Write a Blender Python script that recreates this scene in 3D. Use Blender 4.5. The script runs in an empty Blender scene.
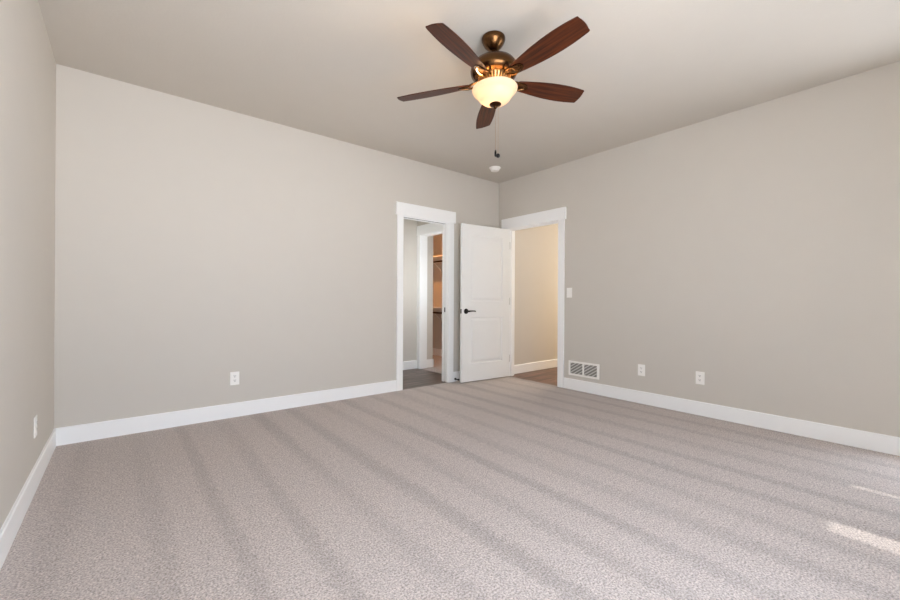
import bpy, bmesh, math, random
from mathutils import Matrix, Vector
R = math.radians
random.seed(4)
scn = bpy.context.scene
COL = scn.collection

# ------------------------------------------------------------------ camera
YAW, PITCH, ROLL, FPX = 0.6847, 0.0006, 0.0054, 400.9
F = Vector((math.sin(YAW)*math.cos(PITCH), math.cos(YAW)*math.cos(PITCH), math.sin(PITCH)))
RT = Vector((math.cos(YAW), -math.sin(YAW), 0)); UP = RT.cross(F)
c_, s_ = math.cos(ROLL), math.sin(ROLL)
R2 = c_*RT + s_*UP; U2 = -s_*RT + c_*UP
cam = bpy.data.objects.new('camera', bpy.data.cameras.new('camera')); COL.objects.link(cam)
cam.matrix_world = Matrix(((R2.x, U2.x, -F.x, -4.1766), (R2.y, U2.y, -F.y, -4.0159), (R2.z, U2.z, -F.z, 1.0596), (0, 0, 0, 1)))
cam.data.sensor_width = 36.0; cam.data.lens = FPX/900*36.0; cam.data.clip_start = 0.02
scn.camera = cam

# ------------------------------------------------------------------ world, sun, light, exposure
W = bpy.data.worlds.new('daylight'); scn.world = W; W.use_nodes = True
nt = W.node_tree; bg = nt.nodes['Background']
tc = nt.nodes.new('ShaderNodeTexCoord'); sp = nt.nodes.new('ShaderNodeSeparateXYZ'); cr = nt.nodes.new('ShaderNodeValToRGB')
mr = nt.nodes.new('ShaderNodeMapRange'); mr.inputs[1].default_value = -1; mr.inputs[2].default_value = 1
nt.links.new(tc.outputs['Generated'], sp.inputs[0]); nt.links.new(sp.outputs[2], mr.inputs[0]); nt.links.new(mr.outputs[0], cr.inputs[0])
nt.links.new(cr.outputs[0], bg.inputs[0])
cr.color_ramp.elements[0].position = 0.46; cr.color_ramp.elements[0].color = (1.25, 1.32, 1.43, 1)     # unseen yard, made brighter than the sky to light the ceiling
cr.color_ramp.elements[1].position = 0.54; cr.color_ramp.elements[1].color = (0.72, 0.83, 0.99, 1)      # bright hazy sky
bg.inputs[1].default_value = 5.0

sun = bpy.data.lights.new('sun', 'SUN'); sun.energy = 13.0; sun.angle = R(0.8); sun.color = (1.0, 0.97, 0.92)
so = bpy.data.objects.new('sun', sun); COL.objects.link(so); so.rotation_euler = (R(90-64.5), 0, 0)   # shines towards +Y and down
so.location = (-2.3, -9, 9)

def area(name, loc, rot, sx, sy, power, color=(1, 1, 1), portal=False, spread=180):
    l = bpy.data.lights.new(name, 'AREA'); l.shape = 'RECTANGLE'; l.size = sx; l.size_y = sy; l.energy = power; l.color = color; l.spread = R(spread)
    o = bpy.data.objects.new(name, l); COL.objects.link(o); o.location = loc; o.rotation_euler = rot
    if portal: l.cycles.is_portal = True
    return o
W1 = (-4.47, -2.42, 0.45, 2.12); W2 = (-1.672, -0.30, 0.45, 2.12)     # windows added in the rear wall, unseen: x0, x1, z0, z1
for i, w in enumerate((W1, W2)):
    area('added_window_portal', ((w[0]+w[1])/2, -4.69, (w[2]+w[3])/2), (R(90), 0, 0), w[1]-w[0], w[3]-w[2], 1, portal=True)


W3 = (-4.50, -3.94, 0.16, 2.12)                                       # window added in the right wall, outside the view: y0, y1, z0, z1
area('added_window_portal', (0.13, (W3[0]+W3[1])/2, (W3[2]+W3[3])/2), (0, R(90), 0), W3[3]-W3[2], W3[1]-W3[0], 1, portal=True)

def spot(name, loc, power, color, ang, blend, rad):
    l = bpy.data.lights.new(name, 'SPOT'); l.energy = power; l.color = color; l.spot_size = R(ang); l.spot_blend = blend; l.shadow_soft_size = rad
    o = bpy.data.objects.new(name, l); COL.objects.link(o); o.location = loc
    return o
def point(name, loc, power, color, rad):
    l = bpy.data.lights.new(name, 'POINT'); l.energy = power; l.color = color; l.shadow_soft_size = rad
    o = bpy.data.objects.new(name, l); COL.objects.link(o); o.location = loc
    return o

vs = scn.view_settings
vs.view_transform = 'Standard'; vs.look = 'None'; vs.gamma = 1.0; vs.use_curve_mapping = False
vs.exposure = 1.09
scn.cycles.use_denoising = True
scn.cycles.max_bounces = 14; scn.cycles.diffuse_bounces = 10; scn.cycles.glossy_bounces = 4
scn.cycles.transmission_bounces = 6; scn.cycles.transparent_max_bounces = 8
scn.cycles.caustics_reflective = False; scn.cycles.caustics_refractive = False
scn.cycles.sample_clamp_indirect = 8.0

# ------------------------------------------------------------------ materials
def srgb(r, g, b):
    f = lambda v: v/12.92 if v <= 0.04045 else ((v+0.055)/1.055)**2.4
    return (f(r/255), f(g/255), f(b/255), 1)
def mat(name, col, rough=0.5, metal=0.0, bump=None, var=None, spec=0.5):
    m = bpy.data.materials.new(name); m.use_nodes = True; n = m.node_tree.nodes; L = m.node_tree.links
    b = n['Principled BSDF']; b.inputs['Base Color'].default_value = col; b.inputs['Roughness'].default_value = rough
    b.inputs['Metallic'].default_value = metal; b.inputs['Specular IOR Level'].default_value = spec
    t = n.new('ShaderNodeTexCoord')
    nz = n.new('ShaderNodeTexNoise'); nz.inputs['Scale'].default_value = (bump or (40, 0, 0))[0]; nz.inputs['Detail'].default_value = 4
    L.new(t.outputs['Object'], nz.inputs['Vector'])
    if bump:
        bp = n.new('ShaderNodeBump'); bp.inputs['Strength'].default_value = bump[1]; bp.inputs['Distance'].default_value = bump[2]
        L.new(nz.outputs['Fac'], bp.inputs['Height']); L.new(bp.outputs[0], b.inputs['Normal'])
    v = var or 0.03
    mx = n.new('ShaderNodeMix'); mx.data_type = 'RGBA'
    nz2 = n.new('ShaderNodeTexNoise'); nz2.inputs['Scale'].default_value = 6; L.new(t.outputs['Object'], nz2.inputs['Vector'])
    mx.inputs['A'].default_value = tuple(x*(1-v) for x in col[:3])+(1,); mx.inputs['B'].default_value = tuple(min(1, x*(1+v)) for x in col[:3])+(1,)
    L.new(nz2.outputs['Fac'], mx.inputs['Factor']); L.new(mx.outputs['Result'], b.inputs['Base Color'])
    return m
M = {}
M['paint'] = mat('wall_paint', srgb(206, 200, 191), 0.75, bump=(140, 0.12, 0.002), var=0.012, spec=0.25)
M['ceil'] = mat('ceiling_paint', srgb(202, 196, 187), 0.85, bump=(60, 0.25, 0.003), var=0.015, spec=0.2)
M['trim'] = mat('white_trim_paint', srgb(246, 246, 245), 0.38, var=0.01)
M['door'] = mat('white_door_paint', srgb(238, 238, 236), 0.4, bump=(300, 0.05, 0.001), var=0.01)
M['plate'] = mat('white_plastic', srgb(246, 243, 238), 0.35, var=0.01)
M['louver'] = mat('shaded_louver', srgb(204, 202, 197), 0.5, var=0.01)  # white slats; their shade is put into this grey
M['slot'] = mat('dark_slot', srgb(70, 66, 62), 0.6)
M['black'] = mat('black_metal', srgb(22, 20, 19), 0.35, 0.6)
M['steel'] = mat('satin_steel', srgb(150, 146, 140), 0.35, 1.0)
M['duct'] = mat('duct_shade', srgb(138, 135, 130), 0.8)  # grey for the shaded gaps between the vent slats
M['bronze'] = mat('aged_bronze', srgb(100, 70, 43), 0.25, 1.0, var=0.12)
M['gold'] = mat('bright_gold_bronze', srgb(196, 150, 92), 0.38, 1.0, var=0.1)  # bulb-lit gold of the fan fins is put into this colour; chains share it
M['darkbronze'] = mat('dark_bronze', srgb(70, 45, 30), 0.4, 1.0, var=0.1)
M['shelf'] = mat('white_wire', srgb(232, 228, 222), 0.4)
M['exterior'] = mat('exterior_plaster', srgb(190, 185, 175), 0.9, bump=(40, 0.3, 0.01))
M['shade'] = mat('added_shade_fabric', srgb(235, 232, 225), 0.9)  # cloth of the added shades; its translucency lights the near walls
n_ = M['shade'].node_tree.nodes; tl_ = n_.new('ShaderNodeBsdfTranslucent'); tl_.inputs[0].default_value = (0.75, 0.75, 0.75, 1); x_ = n_.new('ShaderNodeMixShader'); x_.inputs[0].default_value = 0.68
M['shade'].node_tree.links.new(n_['Principled BSDF'].outputs[0], x_.inputs[1]); M['shade'].node_tree.links.new(tl_.outputs[0], x_.inputs[2]); M['shade'].node_tree.links.new(x_.outputs[0], n_['Material Output'].inputs[0])

def glass_mat(name, tint):
    m = bpy.data.materials.new(name); m.use_nodes = True; n = m.node_tree.nodes; L = m.node_tree.links
    n.remove(n['Principled BSDF']); t = n.new('ShaderNodeBsdfTransparent'); t.inputs[0].default_value = tint; g = n.new('ShaderNodeBsdfGlossy'); g.inputs['Roughness'].default_value = 0.02
    x = n.new('ShaderNodeMixShader'); x.inputs[0].default_value = 0.05
    L.new(t.outputs[0], x.inputs[1]); L.new(g.outputs[0], x.inputs[2]); L.new(x.outputs[0], n['Material Output'].inputs[0])
    return m
M['glass'] = glass_mat('window_glass', (1, 1, 1, 1)); M['tinted'] = glass_mat('strip_dimming_glass', (0.30, 0.30, 0.30, 1))  # tint on the shaded window added to dim the sun strips

def frosted():
    m = bpy.data.materials.new('frosted_lamp_glass'); m.use_nodes = True; n = m.node_tree.nodes; L = m.node_tree.links
    b = n['Principled BSDF']; b.inputs['Base Color'].default_value = (0.95, 0.80, 0.58, 1); b.inputs['Roughness'].default_value = 0.35
    tr = n.new('ShaderNodeBsdfTranslucent'); tr.inputs[0].default_value = (0.30, 0.235, 0.17, 1)
    x = n.new('ShaderNodeMixShader'); x.inputs[0].default_value = 0.6
    L.new(b.outputs[0], x.inputs[1]); L.new(tr.outputs[0], x.inputs[2]); L.new(x.outputs[0], n['Material Output'].inputs[0])
    b.inputs['Emission Color'].default_value = (1.0, 0.79, 0.60, 1); b.inputs['Emission Strength'].default_value = 0.40
    return m
M['lampglass'] = frosted()

def wood(name, dark, light, scale, rough, axis='x', planks=None, spec=0.5):
    m = bpy.data.materials.new(name); m.use_nodes = True; n = m.node_tree.nodes; L = m.node_tree.links
    b = n['Principled BSDF']; b.inputs['Roughness'].default_value = rough; b.inputs['Specular IOR Level'].default_value = spec
    t = n.new('ShaderNodeTexCoord'); mp = n.new('ShaderNodeMapping'); L.new(t.outputs['Object'], mp.inputs[0])
    mp.inputs['Scale'].default_value = (scale*0.05, scale, scale) if axis == 'x' else (scale, scale*0.05, scale)
    nz = n.new('ShaderNodeTexNoise'); nz.inputs['Scale'].default_value = 1; nz.inputs['Detail'].default_value = 6; nz.inputs['Distortion'].default_value = 0.6
    L.new(mp.outputs[0], nz.inputs['Vector'])
    r = n.new('ShaderNodeValToRGB'); r.color_ramp.elements[0].position = 0.33; r.color_ramp.elements[0].color = dark
    r.color_ramp.elements[1].position = 0.68; r.color_ramp.elements[1].color = light
    L.new(nz.outputs['Fac'], r.inputs[0])
    out = r.outputs[0]
    if planks:
        br = n.new('ShaderNodeTexBrick'); br.inputs['Scale'].default_value = 1.0; br.inputs['Mortar Size'].default_value = 0.002
        br.inputs['Brick Width'].default_value = 1.2; br.inputs['Row Height'].default_value = 0.16
        br.inputs['Color1'].default_value = (0.72, 0.72, 0.72, 1); br.inputs['Color2'].default_value = (1.2, 1.2, 1.2, 1); br.inputs['Mortar'].default_value = (0.35, 0.35, 0.35, 1)
        L.new(t.outputs['Object'], br.inputs['Vector'])
        mx = n.new('ShaderNodeMix'); mx.data_type = 'RGBA'; mx.blend_type = 'MULTIPLY'; mx.inputs['Factor'].default_value = 1
        L.new(out, mx.inputs['A']); L.new(br.outputs['Color'], mx.inputs['B']); out = mx.outputs['Result']
    L.new(out, b.inputs['Base Color'])
    return m
M['walnut'] = wood('walnut_blade', srgb(40, 18, 9), srgb(92, 45, 22), 60, 0.45, spec=0.22)
M['plank'] = wood('vinyl_plank', srgb(56, 47, 43), srgb(136, 119, 110), 40, 0.4, planks=True)
M['plank_hall'] = wood('hall_plank', srgb(66, 44, 37), srgb(140, 102, 88), 40, 0.4, planks=True)

def carpet(name, base, stripes=True):
    m = bpy.data.materials.new(name); m.use_nodes = True; n = m.node_tree.nodes; L = m.node_tree.links
    b = n['Principled BSDF']; b.inputs['Roughness'].default_value = 1.0; b.inputs['Specular IOR Level'].default_value = 0.05
    b.inputs['Sheen Weight'].default_value = 0.15; b.inputs['Sheen Roughness'].default_value = 0.6
    t = n.new('ShaderNodeTexCoord')
    def noise(scale, det=2, vec=None, rough=0.5):
        z = n.new('ShaderNodeTexNoise'); z.inputs['Scale'].default_value = scale; z.inputs['Detail'].default_value = det; z.inputs['Roughness'].default_value = rough
        L.new(vec or t.outputs['Object'], z.inputs['Vector']); return z.outputs['Fac']
    def math_(op, a, bb, c=None):
        q = n.new('ShaderNodeMath'); q.operation = op
        for i, v in enumerate((a, bb, c)):
            if v is None: continue
            if isinstance(v, (int, float)): q.inputs[i].default_value = v
            else: L.new(v, q.inputs[i])
        return q.outputs[0]
    def rng(v, a, bb, c, d):
        q = n.new('ShaderNodeMapRange'); L.new(v, q.inputs[0])
        for i, x in enumerate((a, bb, c, d)): q.inputs[i+1].default_value = x
        return q.outputs[0]
    fleck_shade = rng(noise(125, 3, rough=0.65), 0.33, 0.67, 0.50, 1.48)       # lighter and darker yarn, with shade between tufts put into the colour
    blot = rng(noise(26, 3), 0.3, 0.7, 0.93, 1.07)
    fac = math_('MULTIPLY', fleck_shade, blot)
    if stripes:                                                          # pile brushed to and fro by the vacuum
        mp = n.new('ShaderNodeMapping'); mp.inputs['Scale'].default_value = (1, 0.10, 0); L.new(t.outputs['Object'], mp.inputs[0])
        sp = n.new('ShaderNodeSeparateXYZ'); L.new(t.outputs['Object'], sp.inputs[0])
        wob = rng(noise(2.0, 2, mp.outputs[0]), 0.3, 0.7, -0.05, 0.05)
        x = math_('ADD', math_('ADD', sp.outputs[0], wob), rng(noise(34, 2), 0.3, 0.7, -0.025, 0.025))
        ph = math_('MULTIPLY_ADD', x, 2*math.pi/0.292, STRIPE_PHASE)
        w = rng(math_('SINE', ph, None), 0.2, 0.85, 0.0, 1.0)             # narrow dark bands, wide light ones
        brk = math_('MULTIPLY', rng(noise(3.0, 3, mp.outputs[0]), 0.3, 0.65, 0.3, 1.0), rng(sp.outputs[0], -4.3, -2.7, 0.45, 1.0))
        dk = math_('MULTIPLY', w, brk)
        fac = math_('MULTIPLY', fac, math_('MULTIPLY_ADD', dk, -0.22, 1.04))
    mx = n.new('ShaderNodeMix'); mx.data_type = 'RGBA'; mx.blend_type = 'MULTIPLY'; mx.inputs['Factor'].default_value = 1
    cb = n.new('ShaderNodeCombineColor'); [L.new(fac, cb.inputs[i]) for i in range(3)]
    mx.inputs['A'].default_value = base; L.new(cb.outputs[0], mx.inputs['B']); L.new(mx.outputs['Result'], b.inputs['Base Color'])
    bp = n.new('ShaderNodeBump'); bp.inputs['Strength'].default_value = 0.7; bp.inputs['Distance'].default_value = 0.006
    L.new(noise(105, 3), bp.inputs['Height']); L.new(bp.outputs[0], b.inputs['Normal'])
    return m
STRIPE_PHASE = 1.78
M['carpet'] = carpet('cut_pile_carpet', srgb(182, 171, 165))
M['carpet_closet'] = carpet('closet_carpet', srgb(182, 170, 166), False)

# ------------------------------------------------------------------ mesh helpers
class MB:
    def __init__(s): s.bm = bmesh.new()
    def box(s, a, b):
        x0, x1 = sorted((a[0], b[0])); y0, y1 = sorted((a[1], b[1])); z0, z1 = sorted((a[2], b[2]))
        v = [s.bm.verts.new(p) for p in ((x0, y0, z0), (x1, y0, z0), (x1, y1, z0), (x0, y1, z0), (x0, y0, z1), (x1, y0, z1), (x1, y1, z1), (x0, y1, z1))]
        for f in ((0, 3, 2, 1), (4, 5, 6, 7), (0, 1, 5, 4), (1, 2, 6, 5), (2, 3, 7, 6), (3, 0, 4, 7)): s.bm.faces.new([v[i] for i in f])
        return s
    def prism(s, pts, axis, a, b):
        """pts: 2-D outline, extruded along axis from a to b"""
        def P(p, t):
            return {'x': (t, p[0], p[1]), 'y': (p[0], t, p[1]), 'z': (p[0], p[1], t)}[axis]
        v0 = [s.bm.verts.new(P(p, a)) for p in pts]; v1 = [s.bm.verts.new(P(p, b)) for p in pts]
        n = len(pts); s.bm.faces.new(v0); s.bm.faces.new(v1[::-1])
        for i in range(n): s.bm.faces.new((v0[i], v1[i], v1[(i+1) % n], v0[(i+1) % n]))
        return s
    def lathe(s, prof, n=40, mtx=None, close=True):
        rings = []
        for r, z in prof:
            if r < 1e-6: rings.append([s.bm.verts.new((0, 0, z))])
            else: rings.append([s.bm.verts.new((r*math.cos(2*math.pi*i/n), r*math.sin(2*math.pi*i/n), z)) for i in range(n)])
        nv = [v for r in rings for v in r]
        for A, B in zip(rings, rings[1:]):
            for i in range(n):
                j = (i+1) % n
                if len(A) == 1 and len(B) == 1: continue
                if len(A) == 1: s.bm.faces.new((A[0], B[i], B[j]))
                elif len(B) == 1: s.bm.faces.new((A[i], B[0], A[j]))
                else: s.bm.faces.new((A[i], B[i], B[j], A[j]))
        if close:
            for r in (rings[0], rings[-1]):
                if len(r) > 2: s.bm.faces.new(r)
        if mtx is not None: bmesh.ops.transform(s.bm, matrix=mtx, verts=nv)
        return s
    def tube(s, pts, rad, n=8, caps=True):
        pts = [Vector(p) for p in pts]; rads = rad if isinstance(rad, (list, tuple)) else [rad]*len(pts); rings = []
        ref = Vector((0, 0, 1))
        for i, p in enumerate(pts):
            d = (pts[min(i+1, len(pts)-1)] - pts[max(i-1, 0)]).normalized()
            u = d.cross(ref)
            if u.length < 1e-3: u = d.cross(Vector((1, 0, 0)))
            u.normalize(); w = d.cross(u)
            rings.append([s.bm.verts.new(p + rads[i]*(math.cos(2*math.pi*k/n)*u + math.sin(2*math.pi*k/n)*w)) for k in range(n)])
        for A, B in zip(rings, rings[1:]):
            for k in range(n): s.bm.faces.new((A[k], A[(k+1) % n], B[(k+1) % n], B[k]))
        if caps: s.bm.faces.new(rings[0][::-1]); s.bm.faces.new(rings[-1])
        return s
    def xf(s, m): bmesh.ops.transform(s.bm, matrix=m, verts=s.bm.verts[:]); return s
    def build(s, name, m, parent=None, bevel=0, smooth=False, local=None):
        bmesh.ops.recalc_face_normals(s.bm, faces=s.bm.faces[:])
        me = bpy.data.meshes.new(name); s.bm.to_mesh(me); s.bm.free()
        if smooth:
            for p in me.polygons: p.use_smooth = True
            me.set_sharp_from_angle(angle=R(38))
        me.materials.append(m); o = bpy.data.objects.new(name, me); COL.objects.link(o)
        if parent: o.parent = parent
        if local is not None: o.matrix_local = local
        if bevel:
            b = o.modifiers.new('edge', 'BEVEL'); b.width = bevel; b.segments = 2; b.limit_method = 'ANGLE'; b.angle_limit = R(40)
        return o
def tag(o, label, cat=None, kind=None, group=None):
    o['label'] = label
    if cat: o['category'] = cat
    if kind: o['kind'] = kind
    if group: o['group'] = group
    return o
def root(name, loc, rz=0):
    e = bpy.data.objects.new(name, None); e.empty_display_size = 0.1; COL.objects.link(e); e.location = loc; e.rotation_euler = (0, 0, rz)
    return e
def struct(name, mb, m, label, cat, bevel=0): return tag(mb.build(name, m, bevel=bevel), label, cat, 'structure')

# ------------------------------------------------------------------ the room shell
H, L, D, T = 2.74, 4.554, 4.56, 0.115
CX0, CX1, OT = -1.627, -0.938, 2.047          # closet-passage opening in the back wall
DY0, DY1 = -0.205, -1.020                     # doorway in the right wall
JT = 0.018                                    # jamb thickness
struct('floor', MB().box((-L, -D, -0.12), (0.012, 0.0, 0)), M['carpet'], 'beige-grey cut-pile carpet with vacuum stripes across the bedroom floor', 'floor')
struct('ceiling', MB().box((-L-T, -D-T, H), (T, T, H+0.1)), M['ceil'], 'plain greige painted ceiling above the bedroom', 'ceiling')
struct('wall_back', MB().box((-L-T, 0, -0.12), (CX0-JT, T, H)).box((CX1+JT, 0, -0.12), (T, T, H)).box((CX0-JT, 0, OT+JT), (CX1+JT, T, H)), M['paint'],
       'long greige wall with the white-cased pocket door opening', 'wall')
struct('wall_right', MB().box((0, -D-T, -0.12), (T, W3[0], H)).box((0, W3[1], -0.12), (T, DY1-JT, H)).box((0, W3[0], -0.12), (T, W3[1], W3[2])).box((0, W3[0], W3[3]), (T, W3[1], H)).box((0, DY0+JT, -0.12), (T, 0, H)).box((0, DY1-JT, OT+JT), (T, DY0+JT, H)), M['paint'],
       'greige wall holding the hall doorway, vent and two outlets', 'wall')
struct('wall_left', MB().box((-L-T, -D-T, -0.12), (-L, 0, H)), M['paint'], 'greige side wall with a single outlet near the corner', 'wall')
w = MB(); y0, y1 = -D-T, -D
w.box((-L, y0, -0.12), (W1[0], y1, H)).box((W1[1], y0, -0.12), (W2[0], y1, H)).box((W2[1], y0, -0.12), (0, y1, H))
for q in (W1, W2): w.box((q[0], y0, -0.12), (q[1], y1, q[2])).box((q[0], y0, q[3]), (q[1], y1, H))
struct('wall_front', w, M['paint'], 'greige wall behind the camera, holding the added windows', 'wall')

# unseen windows, added for the room light and the sun strips
def window(name, q, label, shade=None, loc=(0, -D, 0), rz=0.0):
    """local x along the wall, -y outwards"""
    e = root(name, loc, rz); tag(e, label, 'window', 'structure')
    f = MB(); a, b, z0, z1 = q; fw = 0.035; yo, yi = -T, -0.045
    f.box((a, yo, z0), (a+fw, yi, z1)).box((b-fw, yo, z0), (b, yi, z1)).box((a+fw, yo, z0), (b-fw, yi, z0+fw)).box((a+fw, yo, z1-fw), (b-fw, yi, z1))
    if b-a > 1.2 and not shade: f.box(((a+b)/2-0.03, yo, z0+fw), ((a+b)/2+0.03, yi, z1-fw))
    f.build('window_frame', M['trim'], e, 0.002)
    MB().box((a+fw, -0.085, z0+fw), (b-fw, -0.081, z1-fw)).build('pane', M['tinted' if shade else 'glass'], e)
    MB().box((a-0.02, -0.045, z0-0.02), (b+0.02, 0.025, z0)).build('sill', M['trim'], e, 0.003)
    if shade:
        for s0, s1 in shade: MB().box((s0, -0.043, z0+0.02), (s1, -0.042, z1-0.02)).build('added_shade', M['shade'], e)  # added to block the sun; the gaps leave strips on the carpet
window('added_window_1', W1, 'wide two-sash window added behind the camera to light the room')
window('added_window_2', W2, 'added unseen window with two white shades gapped to form the sun strips', ((-1.51, -0.928), (-0.884, -0.34)))

window('added_window_3', W3, 'narrow unseen window added at the end of the right wall to light the left wall', None, (0, 0, 0), R(90))

# baseboards: a flat board with an eased top edge
BH, BT = 0.127, 0.014
prof = [(0, 0), (BT, 0), (BT, BH-0.006), (BT-0.004, BH), (0, BH)]
def base_x(name, x0, x1, y, sgn, label):     # along x, face towards sgn*y
    return struct(name, MB().prism([(y+sgn*p[0], p[1]) for p in prof], 'x', x0, x1), M['trim'], label, 'baseboard')
def base_y(name, y0, y1, x, sgn, label):
    return struct(name, MB().prism([(x+sgn*p[0], p[1]) for p in prof], 'y', y0, y1), M['trim'], label, 'baseboard')
base_x('baseboard_back', -L, -1.705, 0, -1, 'long white baseboard running to the pocket door casing')
base_x('baseboard_corner', -0.847, 0, 0, -1, 'short white baseboard behind the open panel door')
base_y('baseboard_left', -D, -BT, -L, 1, 'white baseboard along the side wall with one outlet')
base_y('baseboard_right', -3.92, -1.112, 0, -1, 'white baseboard below the wall vent and two outlets')
base_x('baseboard_front', -L+BT, -BT, -D, 1, 'white baseboard under the added windows behind the camera')

# casings: two legs and a thicker, overhanging header; jamb lining as a part
def trim_root(name, loc, label):
    return tag(root(name, loc), label, 'door casing', 'structure')
t = trim_root('trim_1', (-1.28, 0, 0), 'white flat casing with overhanging header around the pocket door opening')
o2 = Matrix.Translation((1.28, 0, 0))
MB().box((-1.704, -0.018, 0), (-1.622, 0, 2.055)).xf(o2).build('side_casing', M['trim'], t, 0.0015)
MB().box((-0.933, -0.018, 0), (-0.848, 0, 2.055)).xf(o2).build('side_casing', M['trim'], t, 0.0015)
MB().box((-1.722, -0.026, 2.055), (-0.826, 0, 2.203)).xf(o2).build('header', M['trim'], t, 0.002)
j = MB()
j.box((CX0-JT, 0, 0), (CX0, T, OT))                                                   # strike-side jamb
j.box((CX1, 0, 0), (CX1+JT, 0.035, OT+JT)).box((CX1, 0.080, 0), (CX1+JT, T, OT+JT))   # split jamb with the pocket slot
j.box((CX0-JT, 0, OT), (CX1, 0.035, OT+JT)).box((CX0-JT, 0.080, OT), (CX1, T, OT+JT))
j.xf(o2).build('jamb', M['trim'], t, 0.001)
MB().box((CX0, 0.044, OT+0.004), (CX1, 0.071, OT+JT)).xf(o2).build('track', M['slot'], t)  # dark colour stands for the shadow in the head slot
b = tag(root('door_1', (-0.93, 0.0575, 0)), 'white pocket door slid away, only its edge with a dark pull showing', 'door', 'structure')
o3 = Matrix.Translation((0.93, -0.0575, 0))
MB().box((CX1+0.001, 0.040, 0.012), (-0.15, 0.075, OT)).xf(o3).build('leaf', M['door'], b, 0.001)
MB().box((CX1-0.001, 0.048, 0.905), (CX1+0.004, 0.067, 0.965)).xf(o3).build('edge_pull', M['black'], b, 0.001)

t = trim_root('trim_2', (0, -0.61, 0), 'white flat casing with overhanging header around the hall doorway')
o2 = Matrix.Translation((0, 0.61, 0))
MB().box((-0.018, -0.100, 0), (0, DY0+0.005, 2.055)).xf(o2).build('side_casing', M['trim'], t, 0.0015)
MB().box((-0.018, DY1-0.004, 0), (0, -1.110, 2.055)).xf(o2).build('side_casing', M['trim'], t, 0.0015)
MB().box((-0.026, -0.074, 2.055), (0, -1.132, 2.203)).xf(o2).build('header', M['trim'], t, 0.002)
MB().box((0, DY0, 0), (T, DY0+JT, OT)).box((0, DY1-JT, 0), (T, DY1, OT)).box((0, DY1-JT, OT), (T, DY0+JT, OT+JT)) \
    .box((0.037, DY0-0.011, 0), (0.072, DY0, OT)).box((0.037, DY1, 0), (0.072, DY1+0.011, OT)).box((0.037, DY1+0.011, OT-0.011), (0.072, DY0-0.011, OT)) \
    .xf(o2).build('jamb', M['trim'], t, 0.001)

# ------------------------------------------------------------------ hall beyond the doorway (right)
HX = 3.0
struct('floor_hall', MB().box((0.012, -1.45, -0.12), (HX, 0, -0.004)), M['plank_hall'], 'brown wood plank floor of the hall beyond the doorway', 'floor')
struct('wall_hall', MB().box((T, -0.115, -0.12), (HX, 0, H)), M['paint'], 'warm-lit hall wall seen through the doorway', 'wall')
struct('wall_hall_far', MB().box((HX, -1.55, -0.12), (HX+T, 0, 1.3)).box((HX, -1.55, 2.1), (HX+T, 0, H)).box((HX, -1.55, 1.3), (HX+T, -1.35, 2.1)).box((HX, -0.22, 1.3), (HX+T, 0, 2.1)), M['paint'], 'end wall of the hall with an opening added to let daylight in', 'wall')
area('added_window_portal', (HX+0.13, -0.785, 1.70), (0, R(90), 0), 0.8, 1.13, 1, portal=True)  # portal at the opening added to bring neutral daylight into the hall
struct('wall_hall_side', MB().box((T, -1.45-T, -0.12), (HX, -1.45, H)), M['paint'], 'hall wall hidden beside the doorway', 'wall')
struct('ceiling_hall', MB().box((T, -1.55, H), (HX+T, 0, H+0.1)), M['ceil'], 'ceiling of the hall', 'ceiling')
base_x('baseboard_hall', T, HX, -0.115, -1, 'white baseboard along the warm-lit hall wall')

# ------------------------------------------------------------------ passage and closet beyond the pocket door (left)
PX, PB = -0.62, 1.135                          # wall with the closet opening; passage end wall
AY1 = 1.05                                     # far jamb of the closet opening
struct('floor_passage', MB().box((-3.2, 0.0, -0.12), (-0.60, PB+0.1, -0.004)), M['plank'], 'grey-brown plank floor beyond the pocket door', 'floor')
struct('wall_passage', MB().box((-3.2, PB, -0.12), (-0.50, PB+T, H)), M['paint'], 'pale grey wall seen through the pocket door opening', 'wall')
struct('wall_passage_far', MB().box((-3.2-T, T, -0.12), (-3.2, PB+T, H)), M['paint'], 'end wall of the passage', 'wall')
struct('ceiling_passage', MB().box((-3.2-T, T, H), (0.7, 2.95, H+0.1)), M['ceil'], 'ceiling over the passage and closet', 'ceiling')
struct('wall_closet', MB().box((PX, T, -0.12), (-0.50, 0.25, H)).box((PX, AY1+JT, -0.12), (-0.50, PB, H)).box((PX, 0.25, OT+JT), (-0.50, AY1+JT, H)), M['paint'],
       'wall holding the white-cased closet opening', 'wall')
base_x('baseboard_passage', -3.2, PX, PB, -1, 'white baseboard on the wall beyond the pocket door')
t = trim_root('trim_3', (PX, 0.65, 0), 'white casing around the closet opening beyond the pocket door')
o2 = Matrix.Translation((-PX, -0.65, 0))
MB().box((PX-0.018, AY1+0.005, 0), (PX, PB-0.003, 2.055)).xf(o2).build('side_casing', M['trim'], t, 0.0015)
MB().box((PX-0.018, 0.16, 0), (PX, 0.245, 2.055)).xf(o2).build('side_casing', M['trim'], t, 0.0015)
MB().box((PX-0.026, 0.14, 2.055), (PX, PB-0.001, 2.203)).xf(o2).build('header', M['trim'], t, 0.002)
MB().box((PX, AY1, 0), (-0.50, AY1+JT, OT)).box((PX, 0.25-JT, 0), (-0.50, 0.25, OT)).box((PX, 0.25-JT, OT), (-0.50, AY1+JT, OT+JT)).xf(o2).build('jamb', M['trim'], t, 0.001)
KX = 0.50
struct('floor_closet', MB().box((-0.60, T, -0.12), (KX, 2.85, 0)), M['carpet_closet'], 'beige carpet on the closet floor', 'floor')
struct('wall_closet_corner', MB().box((-0.50, 1.085, -0.12), (-0.362, 2.85, H)), M['paint'], 'closet wall corner just inside the opening', 'wall')
struct('wall_closet_shelving', MB().box((KX, T, -0.12), (KX+T, 2.95, H)), M['paint'], 'warm-lit closet wall carrying the shelves', 'wall')
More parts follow.
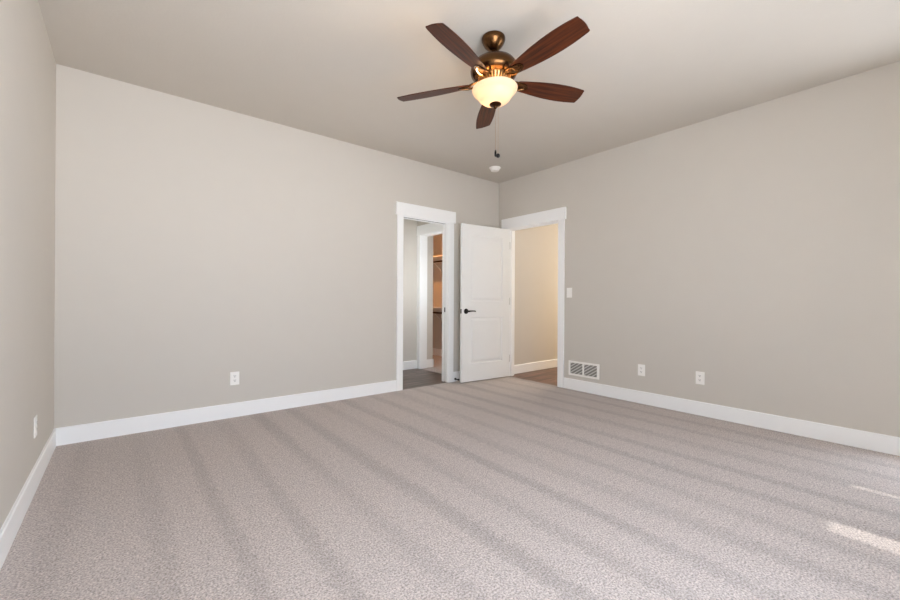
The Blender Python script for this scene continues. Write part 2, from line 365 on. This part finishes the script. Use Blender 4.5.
struct('wall_closet_far', MB().box((-0.362, 2.85, -0.12), (KX, 2.85+T, H)), M['paint'], 'far end wall of the closet', 'wall')
struct('baseboard_closet', MB().prism([(1.085-q[0], q[1]) for q in prof], 'x', -0.50, -0.362+BT).prism([(-0.362+q[0], q[1]) for q in prof], 'y', 1.085-BT, 2.85), M['trim'],
       'white baseboard wrapping the corner just inside the closet', 'baseboard')
base_y('baseboard_shelving', T, 2.85, KX, -1, 'baseboard below the closet shelves')

# bare lights in the rooms beyond: warm hall and closet lamps, added passage fill
point('hall_lamp', (2.5, -1.0, 1.25), 23, (1.0, 0.75, 0.38), 0.25)
spot('closet_spot', (-0.22, 1.75, 2.36), 24, (1.0, 0.43, 0.14), 108, 0.22, 0.03)  # bare spot below the ceiling; cone narrowed to leave the upper wall dark
point('passage_fill', (-0.80, 0.34, 1.35), 5.5, (0.88, 0.95, 1.0), 0.10)  # added mid-air light without a fixture, brightens the passage wall
point('passage_fill', (-2.7, 0.70, 1.7), 8, (0.88, 0.95, 1.0), 0.15)  # second added fill, farther along the passage

# shelves with hanging rods in the closet
def closet_shelf(z, label):
    e = tag(root('closet_shelf', (KX, 2.0, z)), label, 'shelf', group='closet shelves')
    xa, xb, ya, yb = -0.30, -0.003, -0.82, 0.80
    MB().box((xa, ya, -0.018), (xb, yb, 0)).build('board', M['shelf'], e, 0.001)
    MB().box((xb-0.018, ya, -0.090), (xb, yb, -0.018)).build('cleat', M['shelf'], e, 0.001)
    MB().tube([(xa+0.05, ya, -0.10), (xa+0.05, yb, -0.10)], 0.014, 10).build('hanging_rod', M['bronze'], e)
    for yy in (-0.55, -0.05, 0.45):
        MB().tube([(xa+0.01, yy, -0.022), (xb-0.006, yy, -0.26), (xb-0.006, yy, -0.02)], 0.007, 6).tube([(xa+0.05, yy, -0.024), (xa+0.05, yy, -0.088)], 0.005, 6).build('bracket', M['shelf'], e)
closet_shelf(1.86, 'upper white shelf board with hanging rod in the warm-lit closet')
closet_shelf(0.93, 'lower white shelf board with hanging rod in the warm-lit closet')

# ------------------------------------------------------------------ two-panel door standing open
DA = R(4.9)
dr = tag(root('door_2', (-0.030, -0.240, 0), math.pi-DA), 'white two-panel door standing open against the back wall', 'door', 'structure')
DW, DT, Z0, Z1 = 0.815, 0.035, 0.014, 2.040    # local x to the free edge, +y towards the room
P_UP = (0.128, DW-0.135, 1.045, 1.912); P_LO = (0.128, DW-0.135, 0.238, 0.840)
lf = MB()
lf.box((0, -DT, Z0), (P_UP[0], 0, Z1)).box((P_UP[1], -DT, Z0), (DW, 0, Z1))
for za, zb in ((Z0, P_LO[2]), (P_LO[3], P_UP[2]), (P_UP[3], Z1)): lf.box((P_UP[0], -DT, za), (P_UP[1], 0, zb))
bmesh.ops.remove_doubles(lf.bm, verts=lf.bm.verts[:], dist=1e-5)
for f in [f for f in lf.bm.faces if any(g is not f and set(g.verts) == set(f.verts) for g in lf.bm.faces)]:
    if f.is_valid: lf.bm.faces.remove(f)
lf.build('leaf', M['door'], dr)
for x0, x1, z0, z1 in (P_UP, P_LO):
    pm = MB(); bm = pm.bm
    for side in (0, 1):
        rings = []
        for ins, dep in ((0, 0), (0.003, 0.005), (0.011, 0.012), (0.022, 0.012), (0.046, 0.004), (0.050, 0.0035)):
            y = -dep if side == 0 else -DT+dep
            rings.append([bm.verts.new(p) for p in ((x0+ins, y, z0+ins), (x1-ins, y, z0+ins), (x1-ins, y, z1-ins), (x0+ins, y, z1-ins))])
        for A, B in zip(rings, rings[1:]):
            for i in range(4): bm.faces.new((A[i], A[(i+1) % 4], B[(i+1) % 4], B[i]))
        bm.faces.new(rings[-1])
    pm.build('panel', M['door'], dr)
for sgn in (1, -1):
    hz = 0.920; y = 0 if sgn > 0 else -DT
    q = Matrix.Translation((DW-0.066, y, hz)) @ Matrix.Rotation(R(-90*sgn), 4, 'X')
    hd = MB().lathe([(0.034, 0), (0.034, 0.005), (0.029, 0.011), (0.014, 0.014), (0.0115, 0.020), (0.0115, 0.048), (0.0, 0.050)], 28, q)
    xs = DW-0.066
    hd.tube([(xs+0.012, y+sgn*0.046, hz), (xs-0.02, y+sgn*0.048, hz+0.001), (xs-0.06, y+sgn*0.047, hz+0.004), (xs-0.10, y+sgn*0.045, hz+0.003), (xs-0.122, y+sgn*0.042, hz-0.002)],
            [0.012, 0.011, 0.0085, 0.0075, 0.008], 10)
    h = hd.build('lever_handle', M['black'], dr, smooth=True)
    h['label'] = 'black lever handle'
MB().box((DW-0.001, -0.030, 0.892), (DW+0.0015, -0.005, 0.948)).build('latch_plate', M['black'], dr)
for hz in (0.26, 1.05, 1.82):
    MB().tube([(-0.010, -DT-0.004, hz-0.05), (-0.010, -DT-0.004, hz+0.05)], 0.0065, 10).box((-0.010, -DT-0.002, hz-0.05), (0.0, -0.005, hz+0.05)).build('hinge', M['steel'], dr)

# rigid door stop on the baseboard behind the door
e = tag(root('door_stop', (-0.815, -BT, 0.035)), 'small black door stop on the baseboard behind the open door', 'door stop')
q = Matrix.Rotation(R(90), 4, 'X')
MB().lathe([(0.013, 0), (0.013, 0.006), (0.006, 0.010), (0.006, 0.062), (0.0, 0.062)], 16, q).build('stem', M['black'], e, smooth=True)
MB().lathe([(0.0, 0.060), (0.010, 0.060), (0.011, 0.072), (0.008, 0.078), (0.0, 0.079)], 16, q).build('rubber_tip', M['black'], e, smooth=True)

# ------------------------------------------------------------------ electrical plates, vent, detector
PH, PW = 0.118, 0.074
def outlet(loc, rz, label):
    e = tag(root('outlet', loc, rz), label, 'outlet', group='duplex outlets low on the walls')       # local -y points into the room
    MB().box((-PW/2, -0.006, -PH/2), (PW/2, 0, PH/2)).build('cover_plate', M['plate'], e, 0.003)
    for s in (1, -1):
        zc = s*0.0195
        r = MB().prism([(0.0165*math.copysign(min(abs(math.cos(a)), 0.9)/0.9, math.cos(a)), zc+0.0145*math.copysign(min(abs(math.sin(a)), 0.82)/0.82, math.sin(a))) for a in [2*math.pi*i/28 for i in range(28)]], 'y', -0.0085, -0.003).build('receptacle', M['plate'], e)
        MB().box((-0.0085, -0.0090, zc+0.000), (-0.0050, -0.0080, zc+0.009)).box((0.0050, -0.0090, zc+0.001), (0.0080, -0.0080, zc+0.008)) \
            .lathe([(0.0, 0), (0.0034, 0), (0.0034, 0.001), (0.0, 0.001)], 10, Matrix.Translation((0, -0.008, zc-0.006)) @ Matrix.Rotation(R(90), 4, 'X')).build('slots', M['slot'], r)
    MB().lathe([(0.0, 0), (0.003, 0), (0.003, 0.0012), (0.0, 0.0014)], 10, Matrix.Translation((0, -0.006, 0)) @ Matrix.Rotation(R(90), 4, 'X')).build('screw', M['plate'], e)
outlet((-3.393, 0, 0.347), 0, 'white duplex outlet low on the long wall with the pocket door')
outlet((0, -2.052, 0.345), R(-90), 'white duplex outlet on the doorway wall, nearer to the vent')
outlet((0, -2.597, 0.347), R(-90), 'white duplex outlet on the doorway wall, farther from the vent')
outlet((-L, -0.815, 0.342), R(90), 'white duplex outlet on the side wall by the empty corner')
e = tag(root('light_switch', (0, -1.180, 1.158), R(-90)), 'white rocker light switch beside the hall doorway', 'light switch')
MB().box((-PW/2, -0.006, -PH/2), (PW/2, 0, PH/2)).build('cover_plate', M['plate'], e, 0.003)
MB().prism([(-0.005, -0.033), (-0.008, -0.033), (-0.0115, 0.033), (-0.005, 0.033)], 'x', -0.0165, 0.0165).build('rocker', M['plate'], e, 0.001)

e = tag(root('wall_vent', (0, -1.378, 0.257), R(-90)), 'white two-panel slatted air vent low beside the hall doorway', 'vent')
vw, vh, fb = 0.400, 0.172, 0.022
f = MB()
f.box((-vw/2, -0.010, -vh/2), (-vw/2+fb, 0, vh/2)).box((vw/2-fb-0.006, -0.010, -vh/2), (vw/2, 0, vh/2))
f.box((-vw/2+fb, -0.010, -vh/2), (vw/2-fb-0.006, 0, -vh/2+fb)).box((-vw/2+fb, -0.010, vh/2-fb), (vw/2-fb-0.006, 0, vh/2)).box((-0.012, -0.010, -vh/2+fb), (0.006, 0, vh/2-fb))
f.build('frame', M['plate'], e, 0.0015)
MB().box((-vw/2+0.004, -0.0015, -vh/2+0.004), (vw/2-0.004, -0.0005, vh/2-0.004)).build('shade_backing', M['duct'], e)  # flat sheet whose grey stands for shade behind the slats
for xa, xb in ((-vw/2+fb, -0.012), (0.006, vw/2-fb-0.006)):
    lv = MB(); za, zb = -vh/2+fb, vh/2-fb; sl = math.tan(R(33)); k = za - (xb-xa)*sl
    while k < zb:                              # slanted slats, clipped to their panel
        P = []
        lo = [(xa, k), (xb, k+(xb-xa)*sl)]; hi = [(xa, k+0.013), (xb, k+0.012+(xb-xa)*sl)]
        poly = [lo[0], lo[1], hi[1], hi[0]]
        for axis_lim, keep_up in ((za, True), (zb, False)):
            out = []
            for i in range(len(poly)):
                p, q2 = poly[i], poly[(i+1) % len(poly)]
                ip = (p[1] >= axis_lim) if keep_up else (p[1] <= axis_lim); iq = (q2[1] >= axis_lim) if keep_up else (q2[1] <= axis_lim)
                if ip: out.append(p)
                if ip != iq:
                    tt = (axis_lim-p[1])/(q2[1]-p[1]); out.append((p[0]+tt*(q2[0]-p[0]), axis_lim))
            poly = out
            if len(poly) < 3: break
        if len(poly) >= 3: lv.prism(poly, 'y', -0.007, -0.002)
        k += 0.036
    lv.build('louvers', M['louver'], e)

e = tag(root('smoke_detector', (-0.535, -0.440, H)), 'round white smoke detector on the ceiling near the room corner', 'smoke detector')
MB().lathe([(0.0, 0), (0.071, 0), (0.071, -0.010), (0.066, -0.014), (0.0, -0.014)], 36).build('base', M['plate'], e, smooth=True)
MB().lathe([(0.058, -0.012), (0.056, -0.030), (0.048, -0.042), (0.030, -0.047), (0.0, -0.048)], 36).build('cap', M['plate'], e, smooth=True)

# ------------------------------------------------------------------ ceiling fan
FX, FY = -2.345, -2.198
fan = tag(root('ceiling_fan', (FX, FY, H)), 'five-blade walnut and bronze ceiling fan with a lit glass bowl', 'ceiling fan')
PIV = 2.68 - H
TILT = Matrix.Translation((0, 0, PIV)) @ Matrix.Rotation(-0.031, 4, 'X') @ Matrix.Rotation(-0.023, 4, 'Y') @ Matrix.Translation((0, 0, -PIV))
z = lambda v: v - H
MB().lathe([(0.0, 0), (0.074, 0), (0.076, -0.006), (0.0755, -0.016), (0.070, -0.032), (0.058, -0.052), (0.043, -0.068), (0.030, -0.078), (0.024, -0.082), (0.0, -0.082)], 48).build('canopy', M['bronze'], fan, smooth=True)
MB().lathe([(0.0, z(2.670)), (0.0145, z(2.668)), (0.0145, z(2.590)), (0.0, z(2.588))], 20).build('downrod', M['darkbronze'], fan, smooth=True, local=TILT)
MB().lathe([(0.0, z(2.622)), (0.026, z(2.622)), (0.030, z(2.612)), (0.060, z(2.606)), (0.100, z(2.595)), (0.130, z(2.576)), (0.148, z(2.550)), (0.152, z(2.528)), (0.150, z(2.512)),
             (0.140, z(2.494)), (0.118, z(2.482)), (0.0, z(2.480))], 56).build('motor_housing', M['bronze'], fan, smooth=True, local=TILT)
MB().lathe([(0.0, z(2.482)), (0.088, z(2.482)), (0.086, z(2.474)), (0.066, z(2.440)), (0.066, z(2.430)), (0.0, z(2.430))], 40).build('vent_ring', M['darkbronze'], fan, smooth=True, local=TILT)
vr = MB()
vr.lathe([(0.086, z(2.483)), (0.104, z(2.483)), (0.104, z(2.477)), (0.086, z(2.477))], 48, close=False).lathe([(0.064, z(2.441)), (0.082, z(2.441)), (0.082, z(2.435)), (0.064, z(2.435))], 48, close=False)
for i in range(30):                            # upright fins between two rings
    s = MB().prism([(0.084, z(2.478)), (0.103, z(2.478)), (0.081, z(2.440)), (0.062, z(2.440))], 'y', -0.0042, 0.0042); s.xf(Matrix.Rotation(2*math.pi*i/30, 4, 'Z'))
    me = bpy.data.meshes.new('t'); s.bm.to_mesh(me); vr.bm.from_mesh(me); s.bm.free(); bpy.data.meshes.remove(me)
vr.build('vent_fins', M['gold'], fan, local=TILT)
MB().lathe([(0.0, z(2.432)), (0.066, z(2.432)), (0.070, z(2.424)), (0.070, z(2.412)), (0.060, z(2.404)), (0.0, z(2.404))], 40).build('switch_housing', M['bronze'], fan, smooth=True, local=TILT)
# glass bowl, open on top, with real thickness
outer = [(0.1425, 2.413), (0.1445, 2.408), (0.1425, 2.400), (0.134, 2.389), (0.121, 2.380), (0.114, 2.372), (0.109, 2.361), (0.099, 2.345), (0.083, 2.331), (0.058, 2.320), (0.030, 2.315), (0.012, 2.314)]
inner = [(r-0.004 if r > 0.02 else r, v+0.004) for r, v in outer[::-1]]; inner[-1] = (0.139, 2.412)
MB().lathe([(r, z(v)) for r, v in outer+inner+[outer[0]]], 56, close=False).build('lamp_bowl', M['lampglass'], fan, smooth=True, local=TILT)['label'] = 'glowing frosted glass bowl'
MB().lathe([(0.0, z(2.400)), (0.006, z(2.400)), (0.006, z(2.330)), (0.0, z(2.330))], 10).build('bowl_rod', M['darkbronze'], fan, local=TILT)
MB().lathe([(0.0, z(2.318)), (0.026, z(2.318)), (0.038, z(2.314)), (0.038, z(2.310)), (0.028, z(2.303)), (0.012, z(2.298)), (0.010, z(2.290)), (0.006, z(2.284)), (0.0, z(2.282))], 32).build('finial', M['darkbronze'], fan, smooth=True, local=TILT)
# blades
A0, BP, ZB = -1.596, -0.254, z(2.458)
def blade_outline():
    top, N = [], 26
    for i in range(N+1):
        t_ = i/N; x = 0.165 + t_*(0.648-0.165)
        h = 0.038 + (0.0700-0.038)*math.sin(min(1, t_/0.66)*math.pi/2) if t_ < 0.66 else 0.0700-(0.0700-0.0575)*((t_-0.66)/0.34)**2
        top.append((x, h))
    tip = [(0.6535, 0.0535)]+[(0.660-0.010*abs(k/4)**2, 0.0535*k/4) for k in (3, 2, 1, 0, -1, -2, -3)]+[(0.6535, -0.0535)]
    bot = [(x, -h) for x, h in top[::-1]]
    return [(0.160, 0.030)]+top+tip+bot+[(0.160, -0.030)]
def make_blade(mtx):
    MB().prism(blade_outline(), 'z', -0.003, 0.003).build('blade', M['walnut'], fan, 0.0012, local=mtx @ Matrix.Translation((0, 0, ZB)) @ Matrix.Rotation(BP, 4, 'X'))
def arm_mesh():
    a = MB(); zb = ZB
    for s in (1, -1):                           # two curved prongs from the hub to the blade plate
        a.tube([(0.082, s*0.012, zb+0.012), (0.115, s*0.026, zb+0.004), (0.150, s*0.032, zb-0.004-s*0.006), (0.185, s*0.024, zb-0.008-s*0.005), (0.215, s*0.010, zb-0.008-s*0.002)], [0.008, 0.0075, 0.007, 0.0065, 0.0055], 8)
    pl = MB().prism([(0.168, 0.026), (0.200, 0.030), (0.226, 0.020), (0.240, 0.0), (0.226, -0.020), (0.200, -0.030), (0.168, -0.026)], 'z', -0.009, -0.003)
    for px, py in ((0.190, 0.017), (0.190, -0.017), (0.222, 0.0)): pl.lathe([(0.0, -0.012), (0.0045, -0.011), (0.005, -0.009), (0.0, -0.009)], 10, Matrix.Translation((px, py, 0)))
    pl.xf(Matrix.Translation((0, 0, zb)) @ Matrix.Rotation(BP, 4, 'X'))
    me = bpy.data.meshes.new('t'); pl.bm.to_mesh(me); a.bm.from_mesh(me); pl.bm.free(); bpy.data.meshes.remove(me)
    return a
proto_b = proto_a = None
for i in range(5):
    m4 = TILT @ Matrix.Rotation(A0 + i*2*math.pi/5, 4, 'Z')
    if i == 0:
        make_blade(m4); proto_b = [o for o in fan.children if o.name.startswith('blade')][0]
        proto_a = arm_mesh().build('blade_arm', M['bronze'], fan, smooth=True, local=m4)
    else:
        ob = proto_b.copy(); COL.objects.link(ob); ob.parent = fan; ob.matrix_local = m4 @ Matrix.Translation((0, 0, ZB)) @ Matrix.Rotation(BP, 4, 'X')
        oa = proto_a.copy(); COL.objects.link(oa); oa.parent = fan; oa.matrix_local = m4
# pull chains
hang = TILT @ Vector((0, 0, z(2.29)))
for dx, dy, ztop, zend, fobkind in ((hang.x+RT.x*0.002, hang.y+RT.y*0.002, 2.286, 2.020, 'bar'), (hang.x+RT.x*0.018, hang.y+RT.y*0.018, 2.305, 1.999, 'ball')):
    ch = MB().tube([(dx, dy, z(ztop)), (dx, dy, z(zend))], 0.0006, 5); k = ztop
    while k > zend: ch.lathe([(0.0, 0.0013), (0.0013, 0.0), (0.0, -0.0013)], 6, Matrix.Translation((dx, dy, z(k)))); k -= 0.0055
    c = ch.build('pull_chain', M['gold'], fan)
    if fobkind == 'bar': MB().lathe([(0.0, z(zend)+0.004), (0.004, z(zend)), (0.0065, z(zend)-0.012), (0.0065, z(zend)-0.036), (0.003, z(zend)-0.042), (0.0, z(zend)-0.042)], 14, Matrix.Translation((dx, dy, 0))).build('fob', M['black'], c, smooth=True)
    else: MB().lathe([(0.0, z(zend)+0.003), (0.004, z(zend))]+[(0.0135*math.sin(R(a)), z(zend)-0.014+0.0135*math.cos(R(a))) for a in range(20, 180, 20)]+[(0.0, z(zend)-0.0275)], 16, Matrix.Translation((dx, dy, 0))).build('fob', M['black'], c, smooth=True)
point('fan_bulb', (FX-0.005, FY+0.012, 2.392), 9, (1.0, 0.70, 0.38), 0.035)
